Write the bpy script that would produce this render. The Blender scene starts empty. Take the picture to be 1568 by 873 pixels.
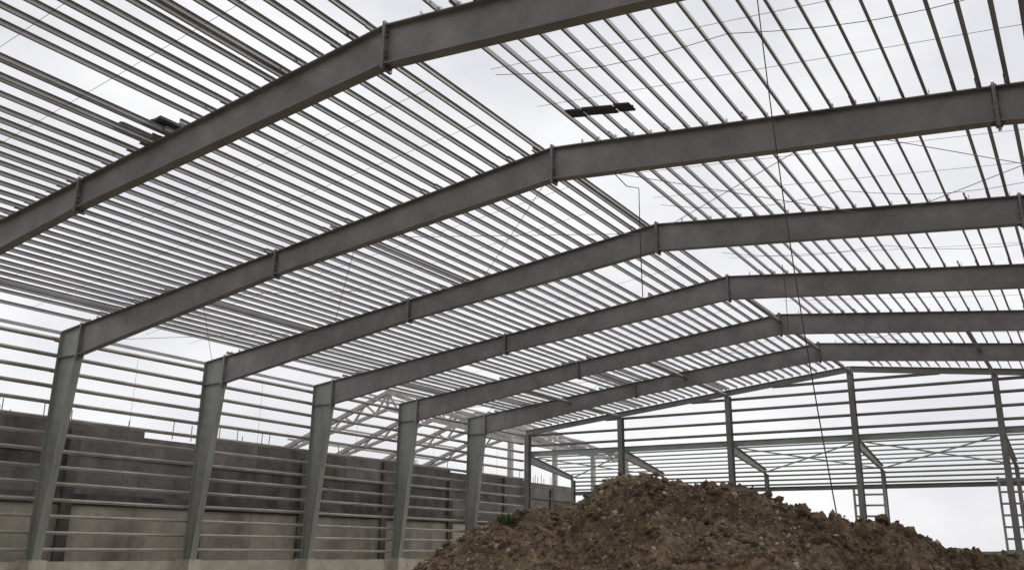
import bpy, bmesh, math, random
import numpy as np
from mathutils import Vector, Matrix, noise
random.seed(3); rng=np.random.default_rng(5)
# ---- dimensions (metres) ----
S=7.0; W=22.537; Ze=10.758; Zr=13.285; xs=10.624; zb=2.10
cx,cy,CZ=11.2024,-5.4305,2.8
psi,th,ro,F=.5724,.2862,.0125,1359.09
DR,DS,CT,CB,DK=.88,.75,1.28,.48,1.15
zbeam,zlo=9.15,8.05
k_=(Zr-Ze)/W; th_=math.atan(k_); zl=lambda X: Zr-k_*abs(X); Y7=7*S
def mat(name,c1,c2,scale=3,rough=.6,metal=0,bump=0,bscale=40,c3=None,streak=None):
    m=bpy.data.materials.new(name); m.use_nodes=True; n=m.node_tree.nodes; l=m.node_tree.links
    b=n['Principled BSDF']; b.inputs['Roughness'].default_value=rough; b.inputs['Metallic'].default_value=metal
    tc=n.new('ShaderNodeTexCoord'); nz=n.new('ShaderNodeTexNoise'); nz.inputs['Scale'].default_value=scale; nz.inputs['Detail'].default_value=8; nz.inputs['Roughness'].default_value=.65
    if streak:
        mp=n.new('ShaderNodeMapping'); mp.inputs['Scale'].default_value=streak; l.new(tc.outputs['Object'],mp.inputs['Vector']); l.new(mp.outputs['Vector'],nz.inputs['Vector'])
    else: l.new(tc.outputs['Object'],nz.inputs['Vector'])
    cr=n.new('ShaderNodeValToRGB'); cr.color_ramp.elements[0].position=.35; cr.color_ramp.elements[1].position=.66
    cr.color_ramp.elements[0].color=(*c1,1); cr.color_ramp.elements[1].color=(*c2,1)
    if c3: e=cr.color_ramp.elements.new(.74); e.color=(*c3,1)
    l.new(nz.outputs['Fac'],cr.inputs['Fac']); l.new(cr.outputs['Color'],b.inputs['Base Color'])
    if bump:
        n2=n.new('ShaderNodeTexNoise'); n2.inputs['Scale'].default_value=bscale; n2.inputs['Detail'].default_value=6
        l.new(tc.outputs['Object'],n2.inputs['Vector'])
        bp=n.new('ShaderNodeBump'); bp.inputs['Strength'].default_value=bump; bp.inputs['Distance'].default_value=.05
        l.new(n2.outputs['Fac'],bp.inputs['Height']); l.new(bp.outputs['Normal'],b.inputs['Normal'])
    return m
M_steel=mat('painted_steel',(.165,.158,.148),(.25,.243,.232),1.2,.45,c3=(.21,.19,.17))
M_col=mat('painted_steel_column',(.21,.22,.205),(.32,.33,.30),1.0,.5,streak=(1.5,1.5,.4))
M_pur=mat('purlin_steel',(.24,.24,.24),(.36,.36,.36),.8,.5)
M_girt=mat('girt_steel',(.40,.39,.37),(.62,.60,.57),.8,.5)
M_canopy=mat('lean_to_steel',(.30,.33,.305),(.42,.45,.42),.8,.5)
M_bolt=mat('bolt_steel',(.05,.05,.05),(.1,.09,.08),5,.5)
M_conc=mat('concrete',(.36,.33,.27),(.55,.51,.43),1.5,.9,0,.4)
M_wallD=mat('weathered_blockwork',(.04,.036,.034),(.13,.12,.112),.9,.95,0,.6,12,(.22,.205,.19),streak=(1,1,.6))
M_wallM=mat('grey_blockwork',(.09,.082,.078),(.18,.168,.158),.8,.95,0,.5,12,(.07,.065,.06))
M_wallL=mat('tan_render',(.20,.18,.145),(.44,.41,.34),.5,.95,0,.4,12,(.15,.13,.10),streak=(1,1,.6))
M_rope=mat('dark_rope',(.05,.045,.04),(.08,.07,.06),5,.8)
M_truss=mat('truss_steel',(.30,.28,.27),(.45,.43,.41),1,.5)
M_board=mat('weathered_board',(.04,.037,.042),(.08,.075,.078),2,.8)
class B:
    def __init__(s): s.v=[];s.f=[];s.m=[]
    def prism(s,poly,ext,mi=0):
        n=len(poly); o=len(s.v); e=Vector(ext)
        s.v+= [Vector(q) for q in poly]+[Vector(q)+e for q in poly]
        s.f.append(tuple(range(o,o+n))[::-1]); s.f.append(tuple(range(o+n,o+2*n)))
        for i in range(n): j=(i+1)%n; s.f.append((o+i,o+j,o+n+j,o+n+i))
        s.m+=[mi]*(n+2)
    def box(s,a,b,mi=0):
        x0,y0,z0=a;x1,y1,z1=b
        s.prism([(x0,y0,z0),(x1,y0,z0),(x1,y1,z0),(x0,y1,z0)],(0,0,z1-z0),mi)
    def beam(s,a,b,w,h,mi=0,sides=4):
        a=Vector(a);b=Vector(b);d=(b-a).normalized()
        up=Vector((0,0,1)) if abs(d.z)<.95 else Vector((0,1,0))
        x=d.cross(up).normalized(); y=x.cross(d)
        if sides==4: P=[a+x*w/2*i+y*h/2*j for i,j in((-1,-1),(1,-1),(1,1),(-1,1))]
        else: P=[a+x*w/2*math.cos(t*2*math.pi/sides)+y*h/2*math.sin(t*2*math.pi/sides) for t in range(sides)]
        s.prism(P,b-a,mi)
    def xz(s,pts,y0,y1,mi=0): s.prism([(q[0],y0,q[1]) for q in pts],(0,y1-y0,0),mi)
    def fl(s,p0,p1,y,w,t,mi=0):
        dx,dz=p1[0]-p0[0],p1[1]-p0[1]; L=math.hypot(dx,dz); nx,nz=-dz/L*t,dx/L*t
        s.xz([p0,p1,(p1[0]+nx,p1[1]+nz),(p0[0]+nx,p0[1]+nz)],y-w/2,y+w/2,mi)
    def ibeam(s,a,b,d,w,side,t=.018,mi=0):
        a=Vector(a);b=Vector(b);ax=(b-a).normalized(); sv=Vector(side); sv=(sv-ax*sv.dot(ax)).normalized(); wv=ax.cross(sv)
        h=d/2
        P=[(-h,-w/2),(-h,w/2),(-h+t,w/2),(-h+t,t/2),(h-t,t/2),(h-t,w/2),(h,w/2),(h,-w/2),(h-t,-w/2),(h-t,-t/2),(-h+t,-t/2),(-h+t,-w/2)]
        s.prism([a+sv*i+wv*j for i,j in P],b-a,mi)
    def make(s,name,mats,parent=None):
        me=bpy.data.meshes.new(name); me.from_pydata([tuple(v) for v in s.v],[],s.f)
        for m in mats: me.materials.append(m)
        me.polygons.foreach_set('material_index',s.m)
        bm=bmesh.new(); bm.from_mesh(me); bmesh.ops.recalc_face_normals(bm,faces=bm.faces); bm.to_mesh(me); bm.free()
        o=bpy.data.objects.new(name,me); bpy.context.collection.objects.link(o)
        if parent: o.parent=parent
        return o
def empty(name):
    o=bpy.data.objects.new(name,None); bpy.context.collection.objects.link(o); return o
BLD=empty('steel_portal_frame_building')
def frame(i):
    b=B(); y=i*S; t=.02
    for s in(-1,1):
        k=W-CT
        top=lambda X:(s*X,zl(X))
        b.xz([top(0),top(k),(s*k,zl(k)-DK),(s*xs,zl(xs)-DS),(0,Zr-DR)],y-t/2,y+t/2)
        for P0,P1,up in((top(0),top(k),1),((0,Zr-DR),(s*xs,zl(xs)-DS),-1),((s*xs,zl(xs)-DS),(s*k,zl(k)-DK),-1)):
            if s*up>0: b.fl(P0,P1,y,.28 if up<0 else .282,.028)
            else: b.fl(P1,P0,y,.28 if up<0 else .282,.028)
        b.xz([(s*W,zb+.03),(s*W,Ze),(s*(k+.02),zl(k+.02)),(s*(k+.02),zl(k)-DK),(s*(W-CB),zb+.03)],y-t/2+.001,y+t/2-.001,1)
        for P0,P1 in(((s*W,zb+.03),(s*W,Ze)),((s*(W-CB),zb+.03),(s*(k+.02),zl(k)-DK))):
            b.fl(P0,P1,y,.32,.028,1)
        if s<0: b.fl((s*W,Ze+.01),(s*(k+.03),zl(k)+.01),y,.325,.026,1)
        else: b.fl((s*(k+.03),zl(k)+.01),(s*W,Ze+.01),y,.325,.026,1)
        b.xz([(s*W,zl(k)-DK),(s*k,zl(k)-DK),(s*k,zl(k)-DK-.025),(s*W,zl(k)-DK-.025)],y-.145,y+.145,1)
        xa,xb=sorted((s*(W+.06),s*(W-CB-.08))); b.box((xa,y-.2,zb),(xb,y+.2,zb+.03),1)
        for X,d in((k,DK),(xs,DS),(0,DR)):
            if X==0 and s==1: continue
            zt=zl(X)+.10; z0=zl(X)-d-.14
            x0=s*X; mi=1 if X==k else 0
            b.box((x0-.032,y-.16,z0),(x0-.003,y+.16,zt),mi); b.box((x0+.003,y-.158,z0),(x0+.032,y+.158,zt),mi)
            for sx in(-1,1):
                b.xz([(x0+sx*.03,z0+.02),(x0+sx*.03,z0+.13),(x0+sx*.16,z0+.125)],y-.008,y+.008,mi)
                for yy in(-.09,.09):
                    for zz in (z0+.07,z0+.27,z0+.4,zt-.36,zt-.24,zt-.05):
                        b.box((x0+min(sx*.03,sx*.065),y+yy-.02,zz-.02),(x0+max(sx*.03,sx*.065),y+yy+.02,zz+.02),2)
    return b.make('portal_frame_%d'%(i+2),[M_steel,M_col,M_bolt],BLD)
for i in range(-1,7): frame(i)
# roof purlins
NP=45; sp=W/NP
def zprof(s,h=.11,w=.047,t=.01):
    P=[(-w,h),(t/2,h),(t/2,t),(w,t),(w,0),(-t/2,0),(-t/2,h-t),(-w,h-t)]
    a=(s*math.cos(th_),-math.sin(th_)); n=(s*math.sin(th_),math.cos(th_))
    return [(q*a[0]+e*n[0],q*a[1]+e*n[1]) for q,e in P]
for s,nm in((-1,'roof_purlins_west'),(1,'roof_purlins_east')):
    b=B(); pr=zprof(s) if s<0 else zprof(s,.14,.055)
    def run(X,i,e=.3):
        y0=i*S-(e if i>-2 else 0); y1=(i+1)*S+(e if i<6 else .1)
        z0=zl(X)+.032+(0 if i%2 else .012)
        b.prism([(s*X+q[0],y0,z0+q[1]) for q in pr],(random.uniform(-.02,.02),y1-y0,random.uniform(-.006,.006)))
    for n in range(0,NP-3):
        X0=.35+n*sp+(.5 if s==1 else 0)
        jit=random.uniform(-.035,.035)
        for i in range(-2,7):
            if s==-1 and i<1 and 6.35<X0<8.75: continue
            if s==1 and n==0: continue
            if n>=NP-5 and random.random()<.6: continue
            if random.random()<.01: continue
            run(X0+jit+random.uniform(-.02,.02),i)
            if s==-1 and random.random()<.045: run(X0+jit+.17,i)
    if s==-1:
        for X in(6.95,7.06,7.62,7.74,8.3):
            for i in(-2,-1,0): run(X,i,.1)
    for n in range(0,NP-3):
        X=.35+n*sp+(.5 if s==1 else 0)+.04
        for i in range(-1,7): b.box((s*X-.006,i*S-.05,zl(X)+.03),(s*X+.006,i*S+.05,zl(X)+.19))
    b.make(nm,[M_pur],BLD)
b=B()
for s in(-1,1):
    for i in range(-1,7):
        for fy in(.36,.66):
            y=i*S+S*fy
            b.beam((s*.9,y,zl(.9)+.1),(s*(W-1.6),y+.02,zl(W-1.6)+.1),.011,.011,0,5)
b.make('sag_rods',[M_bolt],BLD)
b=B()
for i in(4,5,6):
    for fr in(-2/3,-1/3,0,1/3,2/3):
        if i==4 and fr!=0: continue
        X=fr*W; z=zl(X)-.32
        b.beam((X,i*S+.02,z),(X,(i+1)*S-.02,z),.2,.2,0,10)
fs_=(-1,-2/3,-1/3,0,1/3,2/3,1)
for bay in(2,5):
    for a_,c_ in zip(fs_[:-1],fs_[1:]):
        for u,v in((a_,c_),(c_,a_)):
            b.beam((u*W*.97,bay*S+.2,zl(u*W)-.35),(v*W*.97,(bay+1)*S-.2,zl(v*W)-.35),.02,.02,0,5)
b.make('roof_bracing',[M_steel],BLD)
NG=14
def girts(s):
    b=B(); x=s*(W+.03)
    for n in range(NG):
        z=zb+.38+n*(Ze-zb-.7)/(NG-1)
        for i in range(-2,7):
            y0=i*S-.25;y1=(i+1)*S+(.25 if i<6 else 0)
            t=.012;w=.17;h=.065; dz=.012 if i%2 else 0
            P=[(0,0),(0,h),(t,h),(t,t),(w,t),(w,-h),(w-t,-h),(w-t,0)]
            jx=random.uniform(0,.01)
            b.prism([(x+s*(q[0]+jx),y0,z+dz+q[1]) for q in P],(0,y1-y0,random.uniform(-.03,.03)))
    for i in range(-1,7): b.beam((x+s*.1,i*S+S*.5,zb+.3),(x+s*.1,i*S+S*.5,Ze-.2),.012,.012,1,5)
    b.beam((x+s*.1,-2*S,Ze+.0),(x+s*.1,Y7,Ze+.0),.1,.12,2)
    return b
girts(-1).make('wall_girts_west',[M_girt,M_bolt,M_pur],BLD); girts(1).make('wall_girts_east',[M_girt,M_bolt,M_pur],BLD)
b=B()
for s in(-1,1):
    xa,xb=sorted((s*(W+.25),s*(W-.05))); b.box((xa,-2*S,-.4),(xb,Y7+.2,zb-.06))
    for i in range(-2,8):
        xa,xb=sorted((s*(W+.28),s*(W-CB-.15))); b.box((xa,i*S-.33,-.4),(xb,i*S+.33,zb-.002))
b.make('concrete_plinth',[M_conc],BLD)
# end wall
b=B()
for s in(-1,1): b.ibeam((0,Y7,Zr-.17),(s*W,Y7,Ze-.17),.34,.22,(0,0,1))
for fr in fs_:
    X=fr*W*(.992 if abs(fr)==1 else 1); b.ibeam((X,Y7,0),(X,Y7,zl(X)-.35),.46,.30,(0,1,0))
    b.box((X-.25,Y7-.3,0),(X+.25,Y7+.3,.03))
b.make('end_wall_frame',[M_steel,M_col],BLD)
b=B()
for z in (9.72,10.45,11.2,11.9,12.5):
    xm=min(W,(Zr-z-.25)/k_); y=Y7+.24
    lo=-xm; hi=xm
    b.prism([(lo,y,z),(lo,y+.2,z),(lo,y+.2,z-.075),(lo,y+.188,z-.075),(lo,y+.188,z-.012),(lo,y+.012,z-.012),(lo,y+.012,z+.075),(lo,y,z+.075)],(hi-lo,0,0))
b.make('end_wall_girts',[M_pur],BLD)
LY=Y7+7
b=B()
b.ibeam((-W,Y7+.45,zbeam),(W,Y7+.45,zbeam),.36,.2,(0,0,1),mi=1)
b.ibeam((-W,LY,6.75),(W,LY,6.75),.28,.2,(0,0,1),mi=0)
zt=lambda f:zbeam+(zlo-zbeam)*f
for fr in fs_:
    X=fr*W
    b.prism([(X-.01,Y7+.25,zt(0)),(X-.01,LY,zt(1)),(X-.01,LY,zt(1)-.3),(X-.01,Y7+.25,zt(0)-.6)],(.02,0,0))
    for a_,c_ in(((Y7+.25,zt(0)),(LY,zt(1))),((Y7+.25,zt(0)-.6),(LY,zt(1)-.3))):
        b.prism([(X-.1,a_[0],a_[1]),(X-.1,c_[0],c_[1]),(X-.1,c_[0],c_[1]-.02),(X-.1,a_[0],a_[1]-.02)],(.2,0,0))
    b.ibeam((X,LY,0),(X,LY,zlo-.3),.35,.22,(0,1,0),mi=0)
for X0,X1 in((-W,-W*2/3),(-W/3,0),(0,W/3)):
    b.beam((X0,Y7+.6,zbeam-.2),(X1,LY-.3,zlo-.2),.07,.07,1); b.beam((X1,Y7+.6,zbeam-.2),(X0,LY-.3,zlo-.2),.07,.07,1)
b.make('lean_to_frame',[M_steel,M_canopy],BLD)
b=B(); N=6
for j in range(N+1):
    f=(j+.3)/(N+.6); y=Y7+.45+(LY-Y7-.45)*f; z=zbeam+(zlo-zbeam)*f+.14
    b.prism([(-W,y,z),(-W,y+.055,z),(-W,y+.055,z-.01),(-W,y+.01,z-.01),(-W,y+.01,z-.09),(-W,y-.045,z-.09),(-W,y-.045,z-.1),(-W,y,z-.1)],(2*W,0,0))
for z in(7.05,7.35,7.65,7.95):
    b.prism([(-W,LY+.2,z),(-W,LY+.36,z),(-W,LY+.36,z-.06),(-W,LY+.35,z-.06),(-W,LY+.35,z-.01),(-W,LY+.21,z-.01),(-W,LY+.21,z+.05),(-W,LY+.2,z+.05)],(2*W,0,0))
b.make('lean_to_purlins',[M_canopy],BLD)
def jamb(x0,x1,y,ztop,nm):
    b=B()
    for x in(x0,x1): b.beam((x,y,0),(x,y,ztop),.12,.12)
    z=.5
    while z<ztop: b.beam((x0,y+.003,z),(x1,y+.003,z),.07,.11); z+=.6
    b.make(nm,[M_canopy],BLD)
jamb(-.5,1.15,Y7+.5,6.2,'door_jamb_framing'); jamb(6.95,8.6,Y7+.5,6.7,'door_jamb_framing_2')
# neighbour building
NB=empty('neighbouring_block_building'); NX=-W-4; ztp=7.85; zl1=4.3
b=B(); y=-2*S; i=0
while y<Y7+14:
    for q in range(2):
        L=S/2; h=ztp+random.choice([-.3,0,0,.1,-.12]); zm=zl1+(ztp-zl1)*random.choice([.45,.6,.62])
        yy=y+q*L
        b.box((NX-.3,yy,zm),(NX,yy+L-.012,h),random.choice([0,2,2])); b.box((NX-.3,yy,zl1),(NX-.015,yy+L-.012,zm-.01),random.choice([0,0,2]))
        b.box((NX-.32,yy,-.2),(NX-.02,yy+L-.012,zl1-.002),1)
    b.box((NX-.35,y+L-.25,-.2),(NX+.14,y+L+.25,h+.1 if i%2 else h-.4),0)
    i+=1; y+=S
b.box((NX-.36,-2*S,zl1+.1),(NX+.10,Y7+14,zl1+.5),0)
b.box((NX-.36,-2*S,zl1+(ztp-zl1)*.62),(NX+.06,Y7+14,zl1+(ztp-zl1)*.62+.15),2)
b.make('block_wall',[M_wallD,M_wallL,M_wallM],NB)
b=B()
for k in range(60):
    y=random.uniform(-8,Y7+12); b.beam((NX-.15,y,ztp-.2),(NX-.15+random.uniform(-.05,.05),y+random.uniform(-.05,.05),ztp+random.uniform(.2,.8)),.03,.03,0,4)
b.make('starter_bars',[M_bolt],NB)
b=B(); TX=-40; half=12.9; zpk=15.7; zev=11.2
yt=[54.1,61.1,68.1,75.1]
for y in yt:
    for s in(-1,1):
        T=lambda f:(TX+s*half*f,y,zpk+(zev-zpk)*f); Bo=lambda f:(TX+s*half*f,y,zpk-1.5+(zev-zpk+1.2)*f)
        b.beam(T(0),T(1),.34,.34); b.beam(Bo(0),Bo(1),.26,.26)
        n=5
        for j in range(n):
            b.beam(T(j/n),Bo((j+.5)/n),.16,.16); b.beam(Bo((j+.5)/n),T((j+1)/n),.16,.16)
    b.beam((TX,y,zpk),(TX,y,zpk-1.5),.2,.2)
    b.beam((TX-half,y,0),(TX-half,y,zev),.35,.35); b.beam((TX+half,y,0),(TX+half,y,zev),.35,.35)
for s in(-1,1):
    for j in range(4):
        f=(j+.4)/4; z=zpk+(zev-zpk)*f+.2; b.beam((TX+s*half*f,yt[0]-1,z),(TX+s*half*f,yt[-1]+1,z),.12,.16)
for q in range(3):
    b.beam((TX+half,yt[q],zev-.3),(TX+half,yt[q+1],zev-.3),.2,.3); b.beam((TX+half*.5,yt[q],zpk-.5*(zpk-zev)-1.3),(TX+half*.5,yt[q+1],zpk-.5*(zpk-zev)),.12,.12)
b.make('roof_trusses',[M_truss],NB)
def shed(x0,x1,y0,y1,h,rh,mats):
    b=B(); b.box((x0,y0,0),(x1,y1,h),0); xm=(x0+x1)/2
    b.prism([(x0-.4,y0-.4,h+.003),(x1+.4,y0-.4,h+.003),(xm,y0-.4,h+rh)],(0,y1-y0+.8,0),1)
    n=int((x1-x0)/4)
    for j in range(n): b.box((x0+1+j*4,y0-.05,1.2),(x0+2.6+j*4,y0+.02,2.4),2)
    b.make('distant_shed',mats)
MS=mat('shed_wall',(.35,.36,.37),(.5,.5,.5),.4,.8); MR=mat('shed_roof',(.2,.21,.22),(.3,.3,.3),.5,.6)
shed(-62,-36,95,110,5.6,2.2,[MS,MR,M_board])
# ground
me=bpy.data.meshes.new('ground'); R=4000; me.from_pydata([(-R,-R,0),(R,-R,0),(R,R,0),(-R,R,0)],[],[(0,1,2,3)])
g=bpy.data.objects.new('ground',me); bpy.context.collection.objects.link(g)
mg=bpy.data.materials.new('soil_ground'); mg.use_nodes=True; n=mg.node_tree.nodes;l=mg.node_tree.links; bs=n['Principled BSDF']; bs.inputs['Roughness'].default_value=.95
tc=n.new('ShaderNodeTexCoord'); na=n.new('ShaderNodeTexNoise'); na.inputs['Scale'].default_value=.35; na.inputs['Detail'].default_value=12
nb=n.new('ShaderNodeTexNoise'); nb.inputs['Scale'].default_value=.02; nb.inputs['Detail'].default_value=6
l.new(tc.outputs['Object'],na.inputs['Vector']); l.new(tc.outputs['Object'],nb.inputs['Vector'])
ca=n.new('ShaderNodeValToRGB'); ca.color_ramp.elements[0].color=(.18,.14,.10,1); ca.color_ramp.elements[1].color=(.35,.30,.23,1); ca.color_ramp.elements[0].position=.35; ca.color_ramp.elements[1].position=.7
cb=n.new('ShaderNodeValToRGB'); cb.color_ramp.elements[0].color=(.09,.10,.075,1); cb.color_ramp.elements[1].color=(.16,.165,.13,1)
l.new(na.outputs['Fac'],ca.inputs['Fac']); l.new(nb.outputs['Fac'],cb.inputs['Fac'])
ln=n.new('ShaderNodeVectorMath'); ln.operation='LENGTH'; l.new(tc.outputs['Object'],ln.inputs[0])
mr=n.new('ShaderNodeMapRange'); mr.inputs['From Min'].default_value=75; mr.inputs['From Max'].default_value=110; l.new(ln.outputs['Value'],mr.inputs['Value'])
mx=n.new('ShaderNodeMix'); mx.data_type='RGBA'; l.new(mr.outputs['Result'],mx.inputs['Factor']); l.new(ca.outputs['Color'],mx.inputs['A']); l.new(cb.outputs['Color'],mx.inputs['B'])
l.new(mx.outputs['Result'],bs.inputs['Base Color']); me.materials.append(mg)
M_tree=mat('distant_foliage',(.12,.14,.13),(.2,.22,.20),.2,.9)
b=B()
for ring,(D,h0) in enumerate(((420,2.2),(650,5),(900,9))):
    pts=[]
    for k in range(900):
        a=2*math.pi*k/900; h=h0*(.35+.9*abs(noise.fractal(Vector((math.cos(a)*14,math.sin(a)*14,ring*5)),.8,2,5)))
        pts.append((math.cos(a)*D,math.sin(a)*D,h))
    o=len(b.v)
    for q in pts: b.v+=[Vector((q[0],q[1],-1)),Vector((q[0],q[1],q[2])),Vector((q[0]*1.05,q[1]*1.05,q[2]*.6))]
    for k in range(900):
        j=(k+1)%900; b.f+=[(o+3*k,o+3*j,o+3*j+1,o+3*k+1),(o+3*k+1,o+3*j+1,o+3*j+2,o+3*k+2)]; b.m+=[0,0]
b.make('distant_treeline',[M_tree])
# soil mound
Ax=np.array([-math.sin(psi),math.cos(psi)]); Bx=np.array([math.cos(psi),math.sin(psi)]); O=np.array([cx,cy]); D0=17.
prof=[(-2.58,1.99),(-1.89,2.36),(-1.42,2.63),(-.95,2.95),(-.54,3.16),(-.12,3.38),(.25,3.44),(.67,3.49),(1.10,3.56),(1.52,3.69),(1.89,3.95),(2.27,4.09),(2.57,4.12),(2.94,4.06),(3.37,4.02),(3.79,3.96),(4.28,3.86),(4.69,3.69),(5.12,3.66),(5.59,3.55),(6.19,3.41),(6.79,3.35),(7.27,3.29),(7.49,3.11),(7.83,2.94),(8.30,2.86),(8.89,2.75),(9.47,2.62),(10.38,2.37)]
us=[prof[0][0]-3.3]+[q[0] for q in prof]+[prof[-1][0]+5]; zs=[0]+[q[1] for q in prof]+[0]
def base_h(u,v):
    h=np.interp(u,us,zs); v0=D0+.35*math.sin(u*.9)
    d_=abs(v-v0); k=.60 if v<v0 else .7
    return h-k*(math.sqrt(d_*d_+.16)-.4)
def disp(u,v):
    P=Vector((u,v,0)); a=noise.fractal(P*.8,.9,2,3)*.15
    b_=noise.fractal(P*3.2+Vector((7,3,0)),.8,2,3)*.085
    Q=P+Vector((noise.noise(P*5),noise.noise(P*5+Vector((9,9,9))),0))*.14
    d1=noise.voronoi(Q*5.5)[0][0]; d2=noise.voronoi(Q*13)[0][0]
    right=min(1,max(0,(u-4.3)/1.5))
    c_=right*(.42-noise.voronoi(Q*3.0+Vector((3,3,0)))[0][0])*.42
    return a+b_+(.5-d1)*.12+(.5-d2)*.065+c_-.05
ug=list(np.arange(us[0]-.5,-4.2,.3))+list(np.arange(-4.2,12.2,.04))+list(np.arange(12.2,us[-1]+.6,.3))
vg=list(np.arange(8.5,11,.25))+list(np.arange(11,17.9,.045))+list(np.arange(17.9,25,.3))
vs=[];nu=len(ug)
for v in vg:
    for u in ug:
        z=base_h(u,v)
        if z>-.5: z+=disp(u,v)
        z=max(z,-.3)
        xy=O+Bx*u+Ax*v; vs.append((float(xy[0]),float(xy[1]),float(z)))
fs=[(j*nu+i,j*nu+i+1,(j+1)*nu+i+1,(j+1)*nu+i) for j in range(len(vg)-1) for i in range(nu-1)]
bm=bmesh.new(); bmesh.ops.create_icosphere(bm,subdivisions=1,radius=1); iv=np.array([v.co[:] for v in bm.verts]); itf=[[v.index for v in f.verts] for f in bm.faces]; bm.free()
vs2=[];fs2=[];mi2=[]
for k in range(13000):
    u=random.uniform(-4.5,12.5); v=random.uniform(11,17.6); z=base_h(u,v)
    if z<0: continue
    big=u>5
    rr=min(.018*(random.random()**-.5),.14 if big else .09)
    z+=disp(u,v)
    A=iv*(1+rng.uniform(-.36,.36,(len(iv),1)))*np.array([1,rng.uniform(.6,1),rng.uniform(.45,.9)])*rr
    Q=np.array(Matrix.Rotation(random.uniform(0,6.28),3,Vector(rng.normal(size=3)).normalized()))
    xy=O+Bx*u+Ax*v; A=A@Q.T+np.array([xy[0],xy[1],z+rr*.25])
    o=len(vs2); vs2+=[tuple(map(float,a)) for a in A]; fs2+=[tuple(o+i for i in f) for f in itf]
    t_=random.random(); m_=0
    if t_<(.04 if big else .17) and rr<.07: m_=1
    elif t_>.76: m_=2
    mi2+=[m_]*len(itf)
o=len(vs); vs+=vs2; nf=len(fs); fs+=[tuple(o+i for i in f) for f in fs2]
me=bpy.data.meshes.new('soil_mound'); me.from_pydata(vs,[],fs)
ms=bpy.data.materials.new('excavated_soil'); ms.use_nodes=True; n=ms.node_tree.nodes;l=ms.node_tree.links; bs=n['Principled BSDF']; bs.inputs['Roughness'].default_value=.9
tc=n.new('ShaderNodeTexCoord')
def nz(sc,det=8):
    a=n.new('ShaderNodeTexNoise'); a.inputs['Scale'].default_value=sc; a.inputs['Detail'].default_value=det; l.new(tc.outputs['Object'],a.inputs['Vector']); return a
def ramp(src,els):
    c_=n.new('ShaderNodeValToRGB'); c_.color_ramp.elements[0].position=els[0][0]; c_.color_ramp.elements[0].color=(*els[0][1],1); c_.color_ramp.elements[1].position=els[-1][0]; c_.color_ramp.elements[1].color=(*els[-1][1],1)
    for e in els[1:-1]: x=c_.color_ramp.elements.new(e[0]); x.color=(*e[1],1)
    l.new(src,c_.inputs['Fac']); return c_
c1=ramp(nz(.5).outputs['Fac'],[(.38,(.10,.062,.034)),(.5,(.155,.105,.06)),(.62,(.20,.155,.09))])
c2=ramp(nz(7).outputs['Fac'],[(.34,(.42,.42,.42)),(.55,(1,1,1)),(.7,(1.65,1.6,1.5))])
mx=n.new('ShaderNodeMix'); mx.data_type='RGBA'; mx.blend_type='MULTIPLY'; mx.inputs['Factor'].default_value=1
l.new(c1.outputs['Color'],mx.inputs['A']); l.new(c2.outputs['Color'],mx.inputs['B'])
c3=ramp(nz(24,3).outputs['Fac'],[(.64,(0,0,0)),(.68,(1,1,1))])
m2=n.new('ShaderNodeMix'); m2.data_type='RGBA'; l.new(c3.outputs['Color'],m2.inputs['Factor']); l.new(mx.outputs['Result'],m2.inputs['A']); m2.inputs['B'].default_value=(.32,.26,.19,1)
l.new(m2.outputs['Result'],bs.inputs['Base Color'])
bp=n.new('ShaderNodeBump'); bp.inputs['Strength'].default_value=.8; bp.inputs['Distance'].default_value=.04; l.new(nz(30).outputs['Fac'],bp.inputs['Height']); l.new(bp.outputs['Normal'],bs.inputs['Normal'])
me.materials.append(ms); me.materials.append(mat('pale_stone',(.24,.20,.15),(.42,.36,.29),6,.9)); me.materials.append(mat('dark_clod',(.06,.038,.024),(.12,.08,.05),6,.95))
me.polygons.foreach_set('material_index',[0]*nf+mi2)
mo=bpy.data.objects.new('soil_mound',me); bpy.context.collection.objects.link(mo)
# weed
b=B(); P=Vector((2.25,8.37,3.16))
for k in range(90):
    a=random.uniform(0,6.28); e=random.uniform(.2,1.4); L=random.uniform(.1,.3); d=Vector((math.cos(a)*math.cos(e),math.sin(a)*math.cos(e),math.sin(e)))
    q=P+Vector((random.uniform(-.12,.12),random.uniform(-.12,.12),0)); sd=d.cross(Vector((0,0,1))).normalized()*.028
    o=len(b.v); b.v+=[q,q+d*L*.5+sd,q+d*L,q+d*L*.5-sd]; b.f.append((o,o+1,o+2,o+3)); b.m.append(0)
b.make('weed_plant',[mat('weed_leaf',(.045,.065,.025),(.07,.10,.04),5,.7)])
# ropes
def rope(name,pts,r):
    cu=bpy.data.curves.new(name,'CURVE'); cu.dimensions='3D'; cu.bevel_depth=r; cu.bevel_resolution=2
    s_=cu.splines.new('POLY'); s_.points.add(len(pts)-1)
    for i,q in enumerate(pts): s_.points[i].co=(*[float(a) for a in q],1)
    cu.materials.append(M_rope); o=bpy.data.objects.new(name,cu); bpy.context.collection.objects.link(o)
A=Vector((7.48,8.03,12.5)); E=Vector((8.25,8.13,1.3))
rope('hanging_rope',[A.lerp(E,j/30)-Vector((.8406,.5416,0))*(.12*math.sin(math.pi*j/30)) for j in range(31)],.010)
D1=Vector((1.01,17.33,13.17)); D2=Vector((.8,16.08,13.19))
rope('hanging_rope',[D2,D2.lerp(D1,.5)-Vector((0,0,.2)),D1-Vector((0,0,.05)),D1-Vector((0,.02,1.6)),Vector((1.03,17.33,9.6))],.014)
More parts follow.
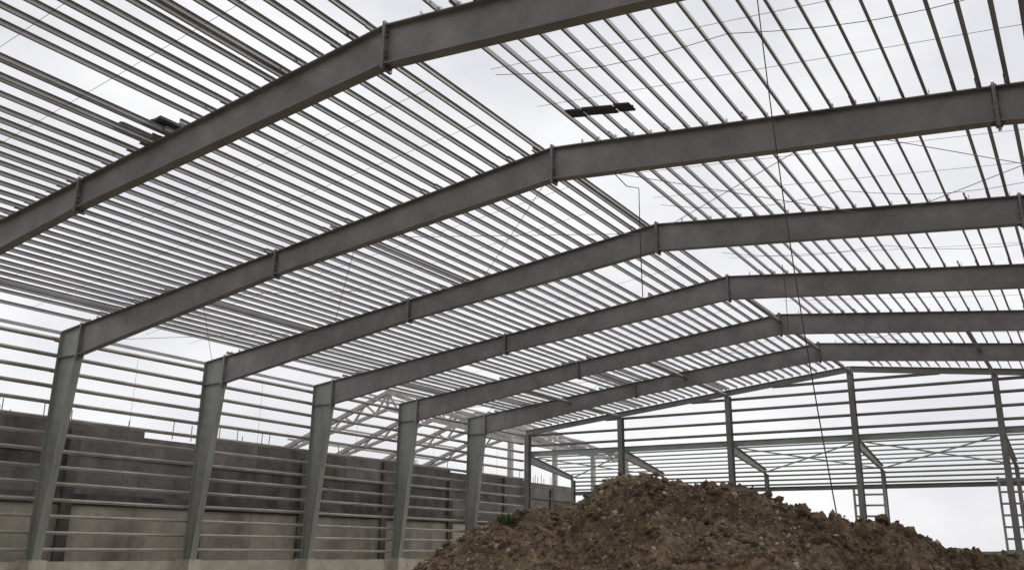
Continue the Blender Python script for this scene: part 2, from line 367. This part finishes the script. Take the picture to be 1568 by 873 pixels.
# sagging lifelines strung under the east slope
for y,dz in((9.6,.25),(19.0,.3),(24.5,.25)):
    rope('safety_lifeline',[Vector((1+j*.9,y+.03*j,zl(1+j*.9)-dz*math.sin(math.pi*(j%6)/6)-.02)) for j in range(22)],.007)
rope('hanging_rope',[Vector((2.6,26.5,13.0)),Vector((2.65,26.5,11.9)),Vector((2.63,26.52,10.4))],.012)
# board slung below the purlins
b=B(); a=Vector((1.60,11.75,13.02)); c_=Vector((3.24,12.0,12.84)); dv=c_-a; L=dv.length; dn=dv.normalized(); nn=Vector((math.sin(th_),0,math.cos(th_)))
for j in range(4):
    q=a+dn*(j*L/4)+Vector((0,random.uniform(-.05,.05),0))
    o2=nn*.03*(j%2)
    b.prism([q+o2,q+dn*(L/4-.03)+o2,q+dn*(L/4-.03)+Vector((0,.4,0))+o2,q+Vector((0,.4,0))+o2],nn*.045)
b.beam(a+Vector((0,.17,.07)),c_+Vector((0,.17,.07)),.05,.03)
b.make('roof_walk_board',[M_board])
for P0,k in((Vector((-6.95,7.0,12.52)),4),(Vector((-7.85,6.7,12.42)),3)):
    b=B(); a=Vector((-math.cos(th_),0,-math.sin(th_))); n_=Vector((-math.sin(th_),0,math.cos(th_)))
    for j in range(k):
        o_=P0+a*(j*.15-.2)+n_*(.22+.01*j)+Vector((0,random.uniform(-.25,.25),0))
        b.beam(o_-Vector((0,.55,0)),o_+Vector((0,.55,0)),.12,.07)
        if j%2: b.beam(o_-Vector((0,.45,0))+n_*.09,o_+Vector((0,.5,0))+n_*.09,.10,.06)
    b.make('purlin_bundle',[M_board])
# camera, world, sun
sp_,cp_,st_,ct_=math.sin(psi),math.cos(psi),math.sin(th),math.cos(th)
fv=Vector((-sp_*ct_,cp_*ct_,st_)); rv=Vector((cp_,sp_,0)); uv=rv.cross(fv)
r2=rv*math.cos(ro)+uv*math.sin(ro); u2=-rv*math.sin(ro)+uv*math.cos(ro)
cam=bpy.data.objects.new("camera",bpy.data.cameras.new("camera")); bpy.context.collection.objects.link(cam)
cam.matrix_world=Matrix(((r2[0],u2[0],-fv[0],cx),(r2[1],u2[1],-fv[1],cy),(r2[2],u2[2],-fv[2],CZ),(0,0,0,1)))
cam.data.sensor_width=36; cam.data.sensor_fit='HORIZONTAL'; cam.data.lens=F/1568*36; cam.data.clip_end=9000
sc=bpy.context.scene; sc.camera=cam
sc.view_settings.view_transform='Standard'; sc.view_settings.look='None'; sc.view_settings.exposure=0
w=bpy.data.worlds.new("World"); sc.world=w; w.use_nodes=True; n=w.node_tree.nodes; l=w.node_tree.links; bg=n['Background']
sunel=math.radians(38); sunaz=math.radians(30)
sky=n.new('ShaderNodeTexSky'); sky.sky_type='NISHITA'; sky.sun_disc=False; sky.sun_elevation=sunel; sky.sun_rotation=sunaz
tc=n.new('ShaderNodeTexCoord'); mp=n.new('ShaderNodeMapping'); mp.inputs['Scale'].default_value=(1,1,2.0); l.new(tc.outputs['Generated'],mp.inputs['Vector'])
a=n.new('ShaderNodeTexNoise'); a.inputs['Scale'].default_value=3.0; a.inputs['Detail'].default_value=8; a.inputs['Roughness'].default_value=.55; l.new(mp.outputs['Vector'],a.inputs['Vector'])
cr=n.new('ShaderNodeValToRGB'); cr.color_ramp.elements[0].position=.36; cr.color_ramp.elements[0].color=(.74,.74,.785,1); cr.color_ramp.elements[1].position=.62; cr.color_ramp.elements[1].color=(.95,.95,.96,1)
l.new(a.outputs['Fac'],cr.inputs['Fac'])
sclr=n.new('ShaderNodeVectorMath'); sclr.operation='SCALE'; sclr.inputs['Scale'].default_value=10.6; l.new(cr.outputs['Color'],sclr.inputs[0])
mx=n.new('ShaderNodeMix'); mx.data_type='RGBA'; mx.inputs['Factor'].default_value=.96; l.new(sky.outputs['Color'],mx.inputs['A']); l.new(sclr.outputs['Vector'],mx.inputs['B'])
l.new(mx.outputs['Result'],bg.inputs['Color']); bg.inputs['Strength'].default_value=.1
sd=bpy.data.lights.new('sun','SUN'); sd.energy=1.1; sd.angle=math.radians(14); sd.color=(1,.95,.88)
so=bpy.data.objects.new('sun',sd); bpy.context.collection.objects.link(so)
dirv=Vector((math.sin(sunaz)*math.cos(sunel),math.cos(sunaz)*math.cos(sunel),math.sin(sunel)))
so.rotation_euler=dirv.to_track_quat('Z','Y').to_euler(); so.location=dirv*80
